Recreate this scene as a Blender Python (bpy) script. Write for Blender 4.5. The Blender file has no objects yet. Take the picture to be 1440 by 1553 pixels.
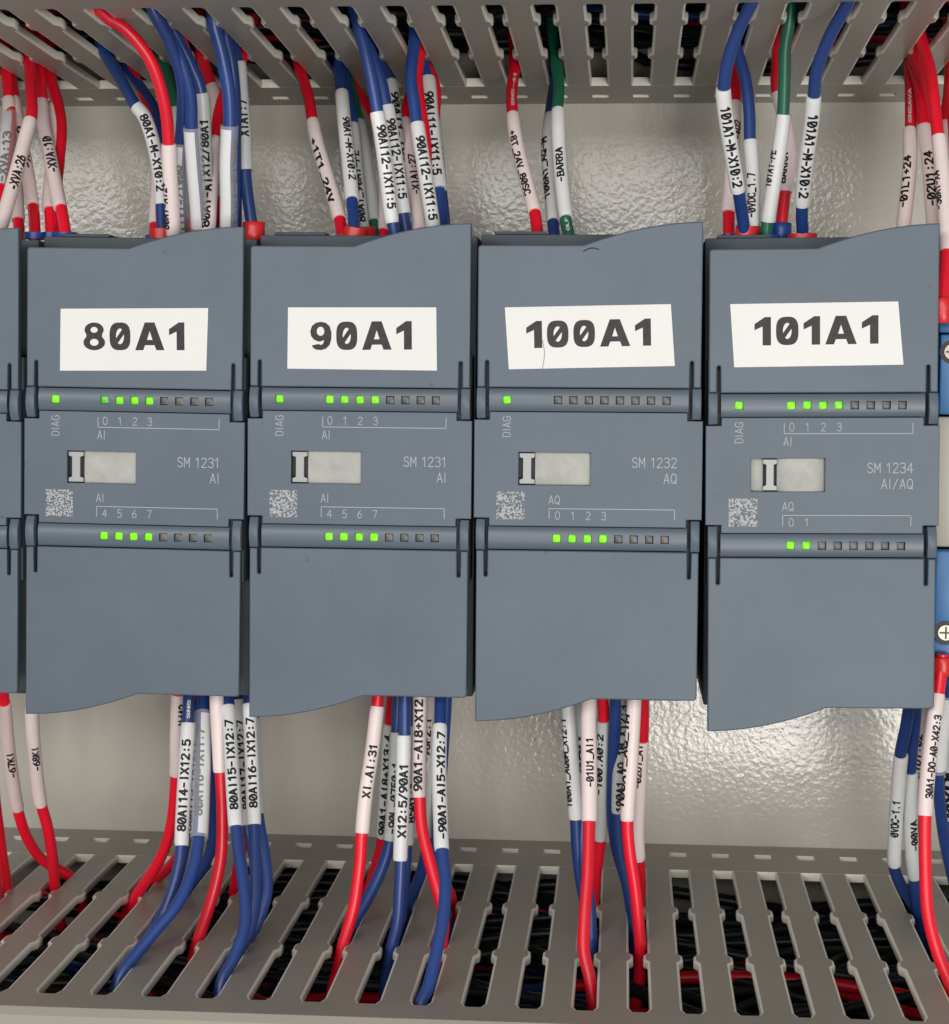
import bpy, bmesh, math, random
from mathutils import Vector, Matrix
random.seed(7)
S = 0.001                      # everything below is written in millimetres
SC = bpy.context.scene
COL = SC.collection

# ------------------------------------------------------------------ camera
CAM = Vector((29.747, -370.95, 15.828))
RIGHT = Vector((0.9968481, 0.07905708, 0.00662171))
DOWN = Vector((0.01166367, -0.06348595, -0.99791457))
FWD = Vector((-0.07847183, 0.99484648, -0.06420794))
FPX, PW, PH = 2900.0, 1440.0, 1553.0
cam = bpy.data.cameras.new('camera'); cam_o = bpy.data.objects.new('camera', cam); COL.objects.link(cam_o)
cam.sensor_fit = 'HORIZONTAL'; cam.sensor_width = 36.0; cam.lens = FPX / PW * 36.0
cam.clip_start = 0.01; cam.clip_end = 50.0
m = Matrix((RIGHT, -DOWN, -FWD)).transposed().to_4x4(); m.translation = CAM * S
cam_o.matrix_world = m
cam.dof.use_dof = True; cam.dof.focus_distance = 0.372; cam.dof.aperture_fstop = 85.0
SC.camera = cam_o

# ------------------------------------------------------------------ light
W = bpy.data.worlds.new('World'); SC.world = W; W.use_nodes = True
bg = W.node_tree.nodes['Background']; bg.inputs[0].default_value = (1.0, 0.985, 0.96, 1); bg.inputs[1].default_value = 0.335
def area(name, loc, target, sx, sy, power, col):
    l = bpy.data.lights.new(name, 'AREA'); l.shape = 'RECTANGLE'; l.size = sx; l.size_y = sy; l.energy = power; l.color = col
    o = bpy.data.objects.new(name, l); COL.objects.link(o); o.location = loc
    o.rotation_euler = (Vector(target) - Vector(loc)).to_track_quat('-Z', 'Y').to_euler()
area('room_light', (0.30, -1.35, -0.22), (0, 0, 0), 0.46, 0.34, 9.5, (1.0, 0.975, 0.94))
area('upper_left_light', (-0.30, -1.25, 0.30), (0, 0, 0), 1.0, 0.22, 8.0, (1.0, 0.98, 0.95))  # lamp out of view, added low so its reflection glints above the modules
SC.view_settings.view_transform = 'Standard'; SC.view_settings.look = 'None'
SC.view_settings.exposure = 0.0; SC.view_settings.gamma = 1.0; SC.view_settings.use_curve_mapping = False
SC.render.engine = 'CYCLES'
SC.cycles.max_bounces = 6; SC.cycles.diffuse_bounces = 3; SC.cycles.glossy_bounces = 3; SC.cycles.use_denoising = True; SC.cycles.caustics_reflective = False; SC.cycles.caustics_refractive = False; SC.cycles.transparent_max_bounces = 12

def unproject(px, py, y):
    d = RIGHT * ((px - PW / 2) / FPX) + DOWN * ((py - PH / 2) / FPX) + FWD
    return CAM + d * ((y - CAM.y) / d.y)
PLATE_Y = 90.0
WALL = {'bottom': (-94.24, -0.028), 'top': (83.76, 0.031)}
def wall_point(px, py, side):
    z0, t = WALL[side]
    d = RIGHT * ((px - PW / 2) / FPX) + DOWN * ((py - PH / 2) / FPX) + FWD
    return CAM + d * ((z0 + t * (PLATE_Y - CAM.y) - CAM.z) / (d.z + t * d.y))

# ------------------------------------------------------------------ materials
def mat(name, col, rough=0.5, spec=0.5, bump=None, mottle=None, emit=None, specks=None, vary=0.0, **kw):
    """bump=(scale, strength, distance_mm, detail); mottle=(scale, amount)"""
    M = bpy.data.materials.new(name); M.use_nodes = True
    nt = M.node_tree; N = nt.nodes; L = nt.links; b = N['Principled BSDF']
    b.inputs['Base Color'].default_value = (*col, 1); b.inputs['Roughness'].default_value = rough
    b.inputs['Specular IOR Level'].default_value = spec
    for k, v in kw.items(): b.inputs[k].default_value = v
    if emit: b.inputs['Emission Color'].default_value = (*emit[0], 1); b.inputs['Emission Strength'].default_value = emit[1]
    if bump or mottle:
        tc = N.new('ShaderNodeTexCoord'); oi = N.new('ShaderNodeObjectInfo')
        va = N.new('ShaderNodeVectorMath'); va.operation = 'ADD'; L.new(tc.outputs['Object'], va.inputs[0])
        cm = N.new('ShaderNodeMath'); cm.operation = 'MULTIPLY'; cm.inputs[1].default_value = 0.7; L.new(oi.outputs['Random'], cm.inputs[0])
        L.new(cm.outputs[0], va.inputs[1])
    if bump:
        n = N.new('ShaderNodeTexNoise'); n.inputs['Scale'].default_value = bump[0]; n.inputs['Detail'].default_value = bump[3] if len(bump) > 3 else 2
        L.new(va.outputs[0], n.inputs['Vector'])
        bp = N.new('ShaderNodeBump'); bp.inputs['Strength'].default_value = bump[1]; bp.inputs['Distance'].default_value = bump[2] * S
        L.new(n.outputs['Fac'], bp.inputs['Height']); L.new(bp.outputs[0], b.inputs['Normal'])
    if mottle:
        n = N.new('ShaderNodeTexNoise'); n.inputs['Scale'].default_value = mottle[0]; n.inputs['Detail'].default_value = 5; n.inputs['Roughness'].default_value = 0.65
        L.new(va.outputs[0], n.inputs['Vector'])
        r = N.new('ShaderNodeMapRange'); r.inputs['From Min'].default_value = 0.3; r.inputs['From Max'].default_value = 0.7
        r.inputs['To Min'].default_value = 1 - mottle[1]; r.inputs['To Max'].default_value = 1 + mottle[1]
        L.new(n.outputs['Fac'], r.inputs['Value'])
        mx = N.new('ShaderNodeVectorMath'); mx.operation = 'SCALE'; mx.inputs[0].default_value = col
        src = r.outputs[0]
        if vary:              # each wire of a slightly different batch
            vm = N.new('ShaderNodeMath'); vm.operation = 'MULTIPLY_ADD'; vm.inputs[1].default_value = 2 * vary; vm.inputs[2].default_value = 1 - vary; L.new(oi.outputs['Random'], vm.inputs[0])
            v2 = N.new('ShaderNodeMath'); v2.operation = 'MULTIPLY'; L.new(src, v2.inputs[0]); L.new(vm.outputs[0], v2.inputs[1]); src = v2.outputs[0]
        if specks:            # (scale, size, factor): small dirt spots and rubs
            vo = N.new('ShaderNodeTexVoronoi'); vo.inputs['Scale'].default_value = specks[0]; L.new(va.outputs[0], vo.inputs['Vector'])
            nz = N.new('ShaderNodeTexNoise'); nz.inputs['Scale'].default_value = 1200; L.new(va.outputs[0], nz.inputs['Vector'])
            ad = N.new('ShaderNodeMath'); ad.operation = 'MULTIPLY_ADD'; ad.inputs[1].default_value = 0.09; L.new(nz.outputs['Fac'], ad.inputs[0]); L.new(vo.outputs['Distance'], ad.inputs[2])
            rr = N.new('ShaderNodeMapRange'); rr.inputs['From Min'].default_value = specks[1] + 0.045; rr.inputs['From Max'].default_value = specks[1] + 0.075
            rr.inputs['To Min'].default_value = specks[2]; rr.inputs['To Max'].default_value = 1.0; L.new(ad.outputs[0], rr.inputs['Value'])
            mm = N.new('ShaderNodeMath'); mm.operation = 'MULTIPLY'; L.new(src, mm.inputs[0]); L.new(rr.outputs[0], mm.inputs[1]); src = mm.outputs[0]
        L.new(src, mx.inputs['Scale']); L.new(mx.outputs[0], b.inputs['Base Color'])
    return M
M = {}
M['case'] = mat('case_plastic', (0.096, 0.125, 0.160), 0.47, 0.38, bump=(2400, 0.35, 0.09), mottle=(42, 0.085), specks=(95, 0.020, 0.72))
M['case_dark'] = mat('case_body_plastic', (0.070, 0.088, 0.108), 0.55, 0.35, mottle=(60, 0.08))
M['bar'] = mat('light_bar_plastic', (0.094, 0.122, 0.154), 0.38, 0.45, bump=(2600, 0.08, 0.08))
M['duct'] = mat('duct_grey_pvc', (0.325, 0.300, 0.256), 0.42, 0.45, bump=(300, 0.10, 0.25), mottle=(25, 0.04))
M['duct_lit_edge'] = mat('punched_pvc_lit_edge', (0.82, 0.79, 0.70), 0.35, 0.5)  # pale punched edges, the light they catch put into the colour
M['red'] = mat('red_insulation', (0.78, 0.006, 0.026), 0.36, 0.5, bump=(1500, 0.1, 0.1), mottle=(120, 0.06), vary=0.16)
M['blue'] = mat('blue_insulation', (0.016, 0.049, 0.205), 0.36, 0.5, bump=(1500, 0.1, 0.1), mottle=(120, 0.07), vary=0.16)
M['green'] = mat('green_insulation', (0.012, 0.125, 0.070), 0.38, 0.5, bump=(1500, 0.1, 0.1), mottle=(120, 0.06))
M['shade_dark'] = mat('dark_shade_insulation', (0.010, 0.012, 0.016), 0.4, 0.5)  # dark wires; their tone also stands for shade inside the ducts
M['sw'] = mat('white_sleeve', (0.74, 0.745, 0.74), 0.42, 0.45, mottle=(150, 0.03), vary=0.06)
M['sp'] = mat('pinkish_white_sleeve', (0.80, 0.675, 0.66), 0.42, 0.45, mottle=(150, 0.03), vary=0.06)
M['sg'] = mat('greyish_white_sleeve', (0.56, 0.58, 0.57), 0.38, 0.5, mottle=(150, 0.04))
M['ink'] = mat('black_ink', (0.012, 0.012, 0.014), 0.5, 0.3)
M['bink'] = mat('label_ink', (0.024, 0.023, 0.024), 0.5, 0.3, mottle=(900, 0.45))
M['wink'] = mat('white_ink', (0.55, 0.52, 0.52), 0.5, 0.3)
M['mark'] = mat('pale_print', (0.385, 0.41, 0.43), 0.5, 0.3)
M['sticker'] = mat('label_paper', (0.725, 0.717, 0.70), 0.4, 0.4, mottle=(60, 0.015))
M['fblue'] = mat('blue_ferrule', (0.012, 0.07, 0.33), 0.35, 0.5)
M['fred'] = mat('red_ferrule', (0.62, 0.018, 0.018), 0.35, 0.5)
M['led_on'] = mat('lit_green_lamp', (0.03, 0.12, 0.0), 0.3, 0.3, emit=((0.22, 0.95, 0.002), 0.97))
M['led_dim'] = mat('dim_green_lamp', (0.05, 0.3, 0.03), 0.3, 0.5, emit=((0.10, 0.62, 0.012), 0.62))
M['led_off'] = mat('unlit_lamp', (0.080, 0.080, 0.074), 0.4, 0.5, mottle=(300, 0.12))
M['led_amber'] = mat('unlit_amber_lamp', (0.120, 0.105, 0.085), 0.4, 0.5)
M['slide'] = mat('slide_plastic', (0.37, 0.38, 0.38), 0.4, 0.5)
M['film'] = mat('window_film', (0.41, 0.41, 0.385), 0.6, 0.3, bump=(900, 0.3, 0.1, 4), mottle=(300, 0.13))
M['cavity'] = mat('cavity_dark', (0.055, 0.058, 0.06), 0.6, 0.3)
M['tblue'] = mat('terminal_blue', (0.010, 0.130, 0.34), 0.38, 0.5, mottle=(80, 0.05))
M['cream'] = mat('terminal_cream', (0.45, 0.43, 0.35), 0.45, 0.5)
M['metal'] = mat('screw_metal', (0.21, 0.20, 0.165), 0.38, 0.5, Metallic=1.0)
M['fibre'] = mat('tan_fibre', (0.35, 0.28, 0.2), 0.5, 0.3)
M['copper'] = mat('hair_black', (0.02, 0.02, 0.02), 0.5, 0.3)
for k_ in ('led_on', 'led_dim'):        # brighter core in each lens
    nt = M[k_].node_tree; tc = nt.nodes.new('ShaderNodeTexCoord'); ln = nt.nodes.new('ShaderNodeVectorMath'); ln.operation = 'LENGTH'; rg = nt.nodes.new('ShaderNodeMapRange')
    oi = nt.nodes.new('ShaderNodeObjectInfo'); mu = nt.nodes.new('ShaderNodeMath'); mu.operation = 'MULTIPLY_ADD'; mu.inputs[1].default_value = 0.35; mu.inputs[2].default_value = 0.8
    rg.inputs['From Max'].default_value = 1.1 * S; rg.inputs['To Min'].default_value = 1.35 if k_ == 'led_on' else 0.7; rg.inputs['To Max'].default_value = 0.62 if k_ == 'led_on' else 0.3
    m2 = nt.nodes.new('ShaderNodeMath'); m2.operation = 'MULTIPLY'
    nt.links.new(tc.outputs['Object'], ln.inputs[0]); nt.links.new(ln.outputs['Value'], rg.inputs['Value']); nt.links.new(oi.outputs['Random'], mu.inputs[0])
    nt.links.new(rg.outputs[0], m2.inputs[0]); nt.links.new(mu.outputs[0], m2.inputs[1]); nt.links.new(m2.outputs[0], nt.nodes['Principled BSDF'].inputs['Emission Strength'])
# clear sleeve
c = mat('clear_sleeve', (0.93, 0.93, 0.95), 0.18, 0.5); M['clear'] = c
nt = c.node_tree; tr = nt.nodes.new('ShaderNodeBsdfTransparent'); mx = nt.nodes.new('ShaderNodeMixShader'); mx.inputs[0].default_value = 0.24
nt.links.new(tr.outputs[0], mx.inputs[1]); nt.links.new(nt.nodes['Principled BSDF'].outputs[0], mx.inputs[2])
nt.links.new(mx.outputs[0], nt.nodes['Material Output'].inputs['Surface'])
# enamelled mounting plate: orange-peel relief
p = mat('enamel_plate', (0.575, 0.545, 0.482), 0.17, 0.5); M['plate'] = p
nt = p.node_tree; N = nt.nodes; L = nt.links; b = N['Principled BSDF']
tc = N.new('ShaderNodeTexCoord')
n1 = N.new('ShaderNodeTexNoise'); n1.inputs['Scale'].default_value = 820; n1.inputs['Detail'].default_value = 1.0; n1.inputs['Distortion'].default_value = 0.3
n2 = N.new('ShaderNodeTexNoise'); n2.inputs['Scale'].default_value = 60; n2.inputs['Detail'].default_value = 2
n3 = N.new('ShaderNodeTexNoise'); n3.inputs['Scale'].default_value = 22; n3.inputs['Detail'].default_value = 4
n4 = N.new('ShaderNodeTexVoronoi'); n4.inputs['Scale'].default_value = 55
for n in (n1, n2, n4): L.new(tc.outputs['Object'], n.inputs['Vector'])
mp = N.new('ShaderNodeMapping'); mp.inputs['Scale'].default_value = (1.6, 1, 0.35); L.new(tc.outputs['Object'], mp.inputs['Vector']); L.new(mp.outputs[0], n3.inputs['Vector'])
b1 = N.new('ShaderNodeBump'); b1.inputs['Strength'].default_value = 0.5; b1.inputs['Distance'].default_value = 0.135 * S
b2 = N.new('ShaderNodeBump'); b2.inputs['Strength'].default_value = 0.3; b2.inputs['Distance'].default_value = 0.6 * S
L.new(n1.outputs['Fac'], b1.inputs['Height']); L.new(n2.outputs['Fac'], b2.inputs['Height']); L.new(b2.outputs[0], b1.inputs['Normal'])
L.new(b1.outputs[0], b.inputs['Normal'])
r1 = N.new('ShaderNodeMapRange'); r1.inputs['From Min'].default_value = 0.3; r1.inputs['From Max'].default_value = 0.7; r1.inputs['To Min'].default_value = 0.9; r1.inputs['To Max'].default_value = 1.06
L.new(n3.outputs['Fac'], r1.inputs['Value'])
r2 = N.new('ShaderNodeMapRange'); r2.inputs['From Min'].default_value = 0.018; r2.inputs['From Max'].default_value = 0.03; r2.inputs['To Min'].default_value = 0.25; r2.inputs['To Max'].default_value = 1.0
L.new(n4.outputs['Distance'], r2.inputs['Value'])
mu = N.new('ShaderNodeMath'); mu.operation = 'MULTIPLY'; L.new(r1.outputs[0], mu.inputs[0]); L.new(r2.outputs[0], mu.inputs[1])
sc = N.new('ShaderNodeVectorMath'); sc.operation = 'SCALE'; sc.inputs[0].default_value = (0.575, 0.545, 0.482)
L.new(mu.outputs[0], sc.inputs['Scale']); L.new(sc.outputs[0], b.inputs['Base Color'])
# speckled laser mark (no readable code)
p = mat('speckled_mark', (0.5, 0.5, 0.5), 0.5, 0.3); M['speckle'] = p
nt = p.node_tree; N = nt.nodes; L = nt.links; b = N['Principled BSDF']
tc = N.new('ShaderNodeTexCoord'); n1 = N.new('ShaderNodeTexNoise'); n1.inputs['Scale'].default_value = 2900; n1.inputs['Detail'].default_value = 1
oi = N.new('ShaderNodeObjectInfo'); va = N.new('ShaderNodeVectorMath'); va.operation = 'ADD'
L.new(tc.outputs['Object'], va.inputs[0]); L.new(oi.outputs['Random'], va.inputs[1]); L.new(va.outputs[0], n1.inputs['Vector'])
cr = N.new('ShaderNodeValToRGB'); cr.color_ramp.elements[0].position = 0.46; cr.color_ramp.elements[0].color = (0.096, 0.125, 0.160, 1)
cr.color_ramp.elements[1].position = 0.53; cr.color_ramp.elements[1].color = (0.40, 0.41, 0.41, 1)
L.new(n1.outputs['Fac'], cr.inputs[0]); L.new(cr.outputs[0], b.inputs['Base Color'])

# ------------------------------------------------------------------ mesh helpers
def empty(name, loc=(0, 0, 0), rot=(0, 0, 0), parent=None):
    o = bpy.data.objects.new(name, None); COL.objects.link(o); o.location = Vector(loc) * S; o.rotation_euler = rot
    o.empty_display_size = 0.01; o.parent = parent; return o
def link(name, me, material, parent=None, loc=(0, 0, 0), rot=(0, 0, 0)):
    o = bpy.data.objects.new(name, me); COL.objects.link(o); o.location = Vector(loc) * S; o.rotation_euler = rot; o.parent = parent
    if material is not None and not me.materials: me.materials.append(material)
    elif material is not None and me.materials[0] is not material:
        o.material_slots[0].link = 'OBJECT'; o.material_slots[0].material = material
    return o
def tag(o, label, cat=None, group=None, kind=None):
    if label: o['label'] = label
    if cat: o['category'] = cat
    if group: o['group'] = group
    if kind: o['kind'] = kind
    return o
def smooth(me, ang=35):
    me.polygons.foreach_set('use_smooth', [True] * len(me.polygons)); me.set_sharp_from_angle(angle=math.radians(ang)); me.update(); return me
def mesh(verts, faces, ang=35):
    me = bpy.data.meshes.new('m'); me.from_pydata([Vector(v) * S for v in verts], [], faces); me.update()
    return smooth(me, ang)
def box(bm, x0, x1, y0, y1, z0, z1):
    vs = [bm.verts.new((x, y, z)) for x in (x0, x1) for y in (y0, y1) for z in (z0, z1)]
    for f in ((0, 1, 3, 2), (4, 6, 7, 5), (0, 4, 5, 1), (2, 3, 7, 6), (0, 2, 6, 4), (1, 5, 7, 3)): bm.faces.new([vs[i] for i in f])
def boxes(lst, bevel=0.0, seg=2):
    bm = bmesh.new()
    for b_ in lst: box(bm, *b_)
    if bevel: bmesh.ops.bevel(bm, geom=list(bm.edges), offset=bevel, segments=seg, profile=0.5, affect='EDGES')
    bmesh.ops.recalc_face_normals(bm, faces=bm.faces); bmesh.ops.scale(bm, vec=(S, S, S), verts=bm.verts)
    me = bpy.data.meshes.new('m'); bm.to_mesh(me); bm.free(); return smooth(me)
DG = None
def curve_to_mesh(cu):
    o = bpy.data.objects.new('tmp', cu); COL.objects.link(o)
    dg = bpy.context.evaluated_depsgraph_get(); dg.update()
    me = bpy.data.meshes.new_from_object(o.evaluated_get(dg)); bpy.data.objects.remove(o); bpy.data.curves.remove(cu)
    return me
def outline(loops, thick, bevel=0.0, plane='XZ', res=2):
    """flat plate from closed loops. plane XZ: loop=(x,z), front at y=0 and back at y=thick; plane XY: loop=(x,y), z in [-thick, 0]"""
    cu = bpy.data.curves.new('c', 'CURVE'); cu.dimensions = '2D'; cu.fill_mode = 'BOTH'
    cu.extrude = max(thick / 2 - bevel, 0.0005); cu.bevel_depth = bevel; cu.bevel_resolution = res; cu.offset = -bevel
    for li, lp in enumerate(loops):
        ar = sum(a[0] * b_[1] - b_[0] * a[1] for a, b_ in zip(lp, lp[1:] + lp[:1]))
        if bevel and (ar > 0) == (li == 0): lp = lp[::-1]
        s = cu.splines.new('POLY'); s.points.add(len(lp) - 1); s.use_cyclic_u = True
        for p_, q in zip(s.points, lp): p_.co = (q[0], q[1], 0, 1)
    me = curve_to_mesh(cu)
    for v in me.vertices:
        x, y, z = v.co
        v.co = Vector((x, thick / 2 - z, y)) * S if plane == 'XZ' else Vector((x, y, z - thick / 2)) * S
    me.materials.clear(); me.update()
    return smooth(me, 40)
STROKES = {   # drawn on a box 6 wide and 10 high
 '0': ['1,2 0,3.5 0,6.5 1,9 2,10 4,10 5,9 6,6.5 6,3.5 5,1 4,0 2,0 1,1 1,2', '1.6,2.4 4.4,7.6'], '1': ['0.8,7.6 3.4,10 3.4,0'],
 '2': ['0.3,8 1.2,9.6 3,10 5,9.5 5.7,8 5.4,6.4 0.2,0 6,0'], '3': ['0.3,8.8 1.8,10 4.2,10 5.5,8.8 5.5,6.6 4.2,5.4 2.2,5.4', '4.2,5.4 5.8,4 5.8,1.6 4.4,0 1.8,0 0.1,1.2'],
 '4': ['4.3,0 4.3,10 0,3 6,3'], '5': ['5.4,10 0.9,10 0.6,5.4 2.4,6.2 4.4,6 5.8,4.6 5.8,1.8 4.4,0.2 2,0 0.2,1'],
 '6': ['4.6,10 2.2,8 0.4,4.8 0.2,2.4 1.2,0.5 3,0 4.8,0.5 5.8,2.2 5.6,4.4 4.4,5.8 2.4,5.8 0.5,4.2'], '7': ['0,10 6,10 2.2,0'],
 '8': ['3,5.3 1,6.3 0.6,8 1.4,9.5 3,10 4.6,9.5 5.4,8 5,6.3 3,5.3 0.8,4.2 0.1,2.4 0.9,0.6 3,0 5.1,0.6 5.9,2.4 5.2,4.2 3,5.3'],
 '9': ['1.4,0 3.8,2 5.6,5.2 5.8,7.6 4.8,9.5 3,10 1.2,9.5 0.2,7.8 0.4,5.6 1.6,4.2 3.6,4.2 5.5,5.8'],
 'A': ['0,0 3,10 6,0', '1.1,3.2 4.9,3.2'], 'B': ['0.4,0 0.4,10 3.8,10 5.2,9 5.2,6.4 3.8,5.3 0.4,5.3', '3.8,5.3 5.8,4 5.8,1.4 4.2,0 0.4,0'],
 'C': ['5.8,8.2 4.6,9.7 3,10 1.2,9.4 0.1,7 0.1,3 1.2,0.6 3,0 4.6,0.3 5.8,1.8'], 'D': ['0.4,0 0.4,10 3,10 5,8.8 5.8,6.5 5.8,3.5 5,1.2 3,0 0.4,0'],
 'E': ['5.6,10 0.5,10 0.5,0 5.6,0', '0.5,5.2 4.8,5.2'], 'F': ['5.6,10 0.5,10 0.5,0', '0.5,5.2 4.8,5.2'],
 'G': ['5.7,8.2 4.6,9.7 3,10 1.2,9.4 0.1,7 0.1,3 1.2,0.6 3,0 4.7,0.3 5.8,1.8 5.8,4.6 3.4,4.6'],
 'I': ['3,0 3,10'], 'K': ['0.4,0 0.4,10', '5.6,10 0.4,4.2', '2.2,6 5.8,0'], 'L': ['0.5,10 0.5,0 5.6,0'], 'M': ['0,0 0,10 3,3.6 6,10 6,0'], 'N': ['0.3,0 0.3,10 5.7,0 5.7,10'],
 'O': ['1,2 0,3.5 0,6.5 1,9 2,10 4,10 5,9 6,6.5 6,3.5 5,1 4,0 2,0 1,1 1,2'], 'P': ['0.4,0 0.4,10 4,10 5.6,8.8 5.6,6 4,4.8 0.4,4.8'],
 'Q': ['0,5 0.3,7.5 1.4,9.4 3,10 4.6,9.4 5.7,7.5 6,5 5.7,2.5 4.6,0.6 3,0 1.4,0.6 0.3,2.5 0,5', '3.4,2.6 5.8,-0.4'], 'R': ['0.4,0 0.4,10 4,10 5.5,8.8 5.5,6.3 4,5.1 0.4,5.1', '3,5.1 5.8,0'],
 'S': ['5.6,8.6 4.2,9.9 1.8,9.9 0.5,8.6 0.6,6.6 2,5.5 4.2,4.8 5.6,3.6 5.6,1.4 4.2,0.1 1.8,0.1 0.2,1.4'], 'T': ['0,10 6,10', '3,10 3,0'],
 'U': ['0.3,10 0.3,2.4 1.4,0.4 3,0 4.6,0.4 5.7,2.4 5.7,10'], 'V': ['0,10 3,0 6,10'], 'X': ['0,0 6,10', '0,10 6,0'], 'd': ['5.5,10 5.5,0 2,0 0.5,1.4 0.5,4.6 2,6 5.5,6'],
 ':': ['3,1 3,1.8', '3,6 3,6.8'], '.': ['3,0 3,0.8'], '-': ['1,4.4 5,4.4'], '_': ['0,-1 6,-1'], '+': ['0.6,4.6 5.4,4.6', '3,2.2 3,7'], '/': ['0.4,-0.6 5.6,10.4'], ' ': []}
NARROW = {'I': 2.2, '1': 4.6, ':': 2.4, '.': 2.4, '-': 5.2, ' ': 3.2}
def text_raw(txt, stroke=1.24, mono=True, slash=True):
    """stroke lettering in a plane, unit capital height, x from 0; every stroke a hair in front of the last"""
    V = []; F = []; pen = 0.0; k = 0
    for ch in txt:
        w = 6.0 if mono else NARROW.get(ch, 6.0); dx = pen - (6.0 - w) / 2
        sts = STROKES[ch]
        if ch == '0' and not slash: sts = sts[:1]
        for st in sts:
            P = [tuple(map(float, q.split(','))) for q in st.split()]
            for a, b_ in zip(P, P[1:]):
                d = Vector((b_[0] - a[0], b_[1] - a[1])); L_ = d.length; d /= L_; nn = Vector((-d.y, d.x)) * stroke; e = d * stroke * 0.8; k += 1
                n_ = len(V); z = (k % 7) * 1e-4
                for q, sg1, sg2 in ((a, -1, -1), (b_, 1, -1), (b_, 1, 1), (a, -1, 1)):
                    V.append(((q[0] + e.x * sg1 + nn.x * sg2 + dx) / 10, (q[1] + e.y * sg1 + nn.y * sg2) / 10, z))
                F.append((n_, n_ + 1, n_ + 2, n_ + 3))
        pen += w + 2.1
    me = bpy.data.meshes.new('t'); me.from_pydata(V, [], F); me.update()
    return me, (pen - 2.1) / 10
def flat_text(name, txt, x, z, cap, parent, material, y=-0.03, align='l', rot=0.0, sx=0.92, maxw=None):
    me, w = text_raw(txt, 0.46, False, False)
    k = cap * sx
    if maxw: k = maxw / w
    off = {'l': 0, 'r': -w * k, 'c': -w * k / 2}[align]
    c_, s_ = math.cos(rot), math.sin(rot)
    for v in me.vertices:
        a, b_ = v.co.x * k + off, v.co.y * cap
        v.co = Vector((x + a * c_ - b_ * s_, y - v.co.z * 20, z + a * s_ + b_ * c_)) * S
    me.update()
    return link(name, me, material, parent)

# ------------------------------------------------------------------ setting: mounting plate
me = boxes([(-420, 420, PLATE_Y, PLATE_Y + 3, -330, 330)])
tag(link('mounting_plate', me, M['plate']), 'grey beige enamelled back plate with orange-peel relief', kind='structure')

# ------------------------------------------------------------------ cable ducts
def duct(side, x0, pitch, n0, n1, slot_end, label):
    z0, t = WALL[side]; sg = 1 if side == 'bottom' else -1
    root = empty('cable_duct', (0, PLATE_Y, z0), (-t, 0, 0))
    tag(root, label, 'cable duct')
    Y = lambda y: y - PLATE_Y
    k = pitch / 10.0; hw = pitch / 2 - 1.95 * k; bp = 0.85 * k
    def side_pts(s, dy):
        pr = [(0, 68.9), (0, 39.0 + dy), (bp, 37.6 + dy), (bp, 34.9 + dy), (0, 33.5 + dy), (0, 7.0 + dy), (bp, 5.6 + dy), (bp, 2.6 + dy), (0, 1.2 + dy),
              (0, slot_end + 2.4), (bp, slot_end + 0.2), (bp, slot_end - 6)]
        return [(s * (hw + a), Y(b_)) for a, b_ in pr]
    lp = side_pts(1, 0) + side_pts(-1, 0)[::-1]
    fm = outline([lp], 1.85, 0.5, 'XY', 3)
    fm.materials.append(M['duct']); fm.materials.append(M['duct_lit_edge'])
    for f in fm.polygons: f.material_index = 1 if abs(f.normal.z) < 0.985 else 0  # side and bevel faces take the paler tone, as if catching light
    zoff = 0 if sg > 0 else 1.85
    for i in range(n0, n1):
        o = link('finger', fm, None, root, (x0 + pitch * (i + 0.5), 0, zoff))
        o.rotation_euler = (0, 0, random.uniform(-0.003, 0.003))
    xa, xb = x0 + pitch * (n0 + 0.15), x0 + pitch * (n1 - 0.15)
    loops = [[(xa, Y(67.4)), (xb, Y(67.4)), (xb, -0.3), (xa, -0.3)]]
    for i in range(n0 + 1, n1):
        cx = x0 + pitch * i; w = 1.95 * k
        loops.append([(cx - w, Y(78.4)), (cx + w, Y(78.4)), (cx + w, Y(81.9)), (cx - w, Y(81.9))])
    bs = outline(loops, 1.95, 0.12, 'XY'); bs.materials.append(M['duct']); bs.materials.append(M['duct_lit_edge'])
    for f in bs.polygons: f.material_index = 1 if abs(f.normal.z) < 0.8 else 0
    link('base_strip', bs, None, root, (0, 0, 0.04 if sg > 0 else 1.95 - 0.04))
    # snapped-on cover: side lip and front face ; floor ; far wall
    yl, yf = Y(slot_end - 0.2), Y(-36.5)
    prof = [(yl, 0.12), (yl - 0.5, 0.34), (yf + 1.2, 0.34), (yf, -0.9), (yf, -62), (yf + 2, -62), (yf + 2, -1.95), (yl, -1.95)]
    prof = prof[:6] + [(yf + 2.2, 0.06), (yl, 0.06)]
    vs = []; 
    for x in (xa, xb): vs += [(x, a, sg * b_) for a, b_ in prof]
    n = len(prof); fs = [(i, (i + 1) % n, n + (i + 1) % n, n + i) for i in range(n)] + [tuple(range(n))[::-1], tuple(range(n, 2 * n))]
    cm = mesh(vs, fs, 20); bm = bmesh.new(); bm.from_mesh(cm); bmesh.ops.recalc_face_normals(bm, faces=bm.faces); bm.to_mesh(cm); bm.free()
    link('cover', cm, M['duct'], root)
    link('floor_panel', boxes([(xa, xb, -2.2, -0.2, *sorted((-sg * 2.0, -sg * 62)))]), M['duct'], root)
    link('far_wall', boxes([(xa, xb, yf + 2.3, -2.4, *sorted((-sg * 60, -sg * 62)))]), M['duct'], root)
    for x in (xa, xb - 1.5):
        link('end_wall', boxes([(x, x + 1.5, yf + 2.3, -2.4, *sorted((-sg * 2.1, -sg * 59.8)))]), M['duct'], root)
    return root
duct('bottom', 43.284, 10.015, -19, 14, -27.5, 'grey slotted cable duct along the bottom, wires dropping into it')
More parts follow.
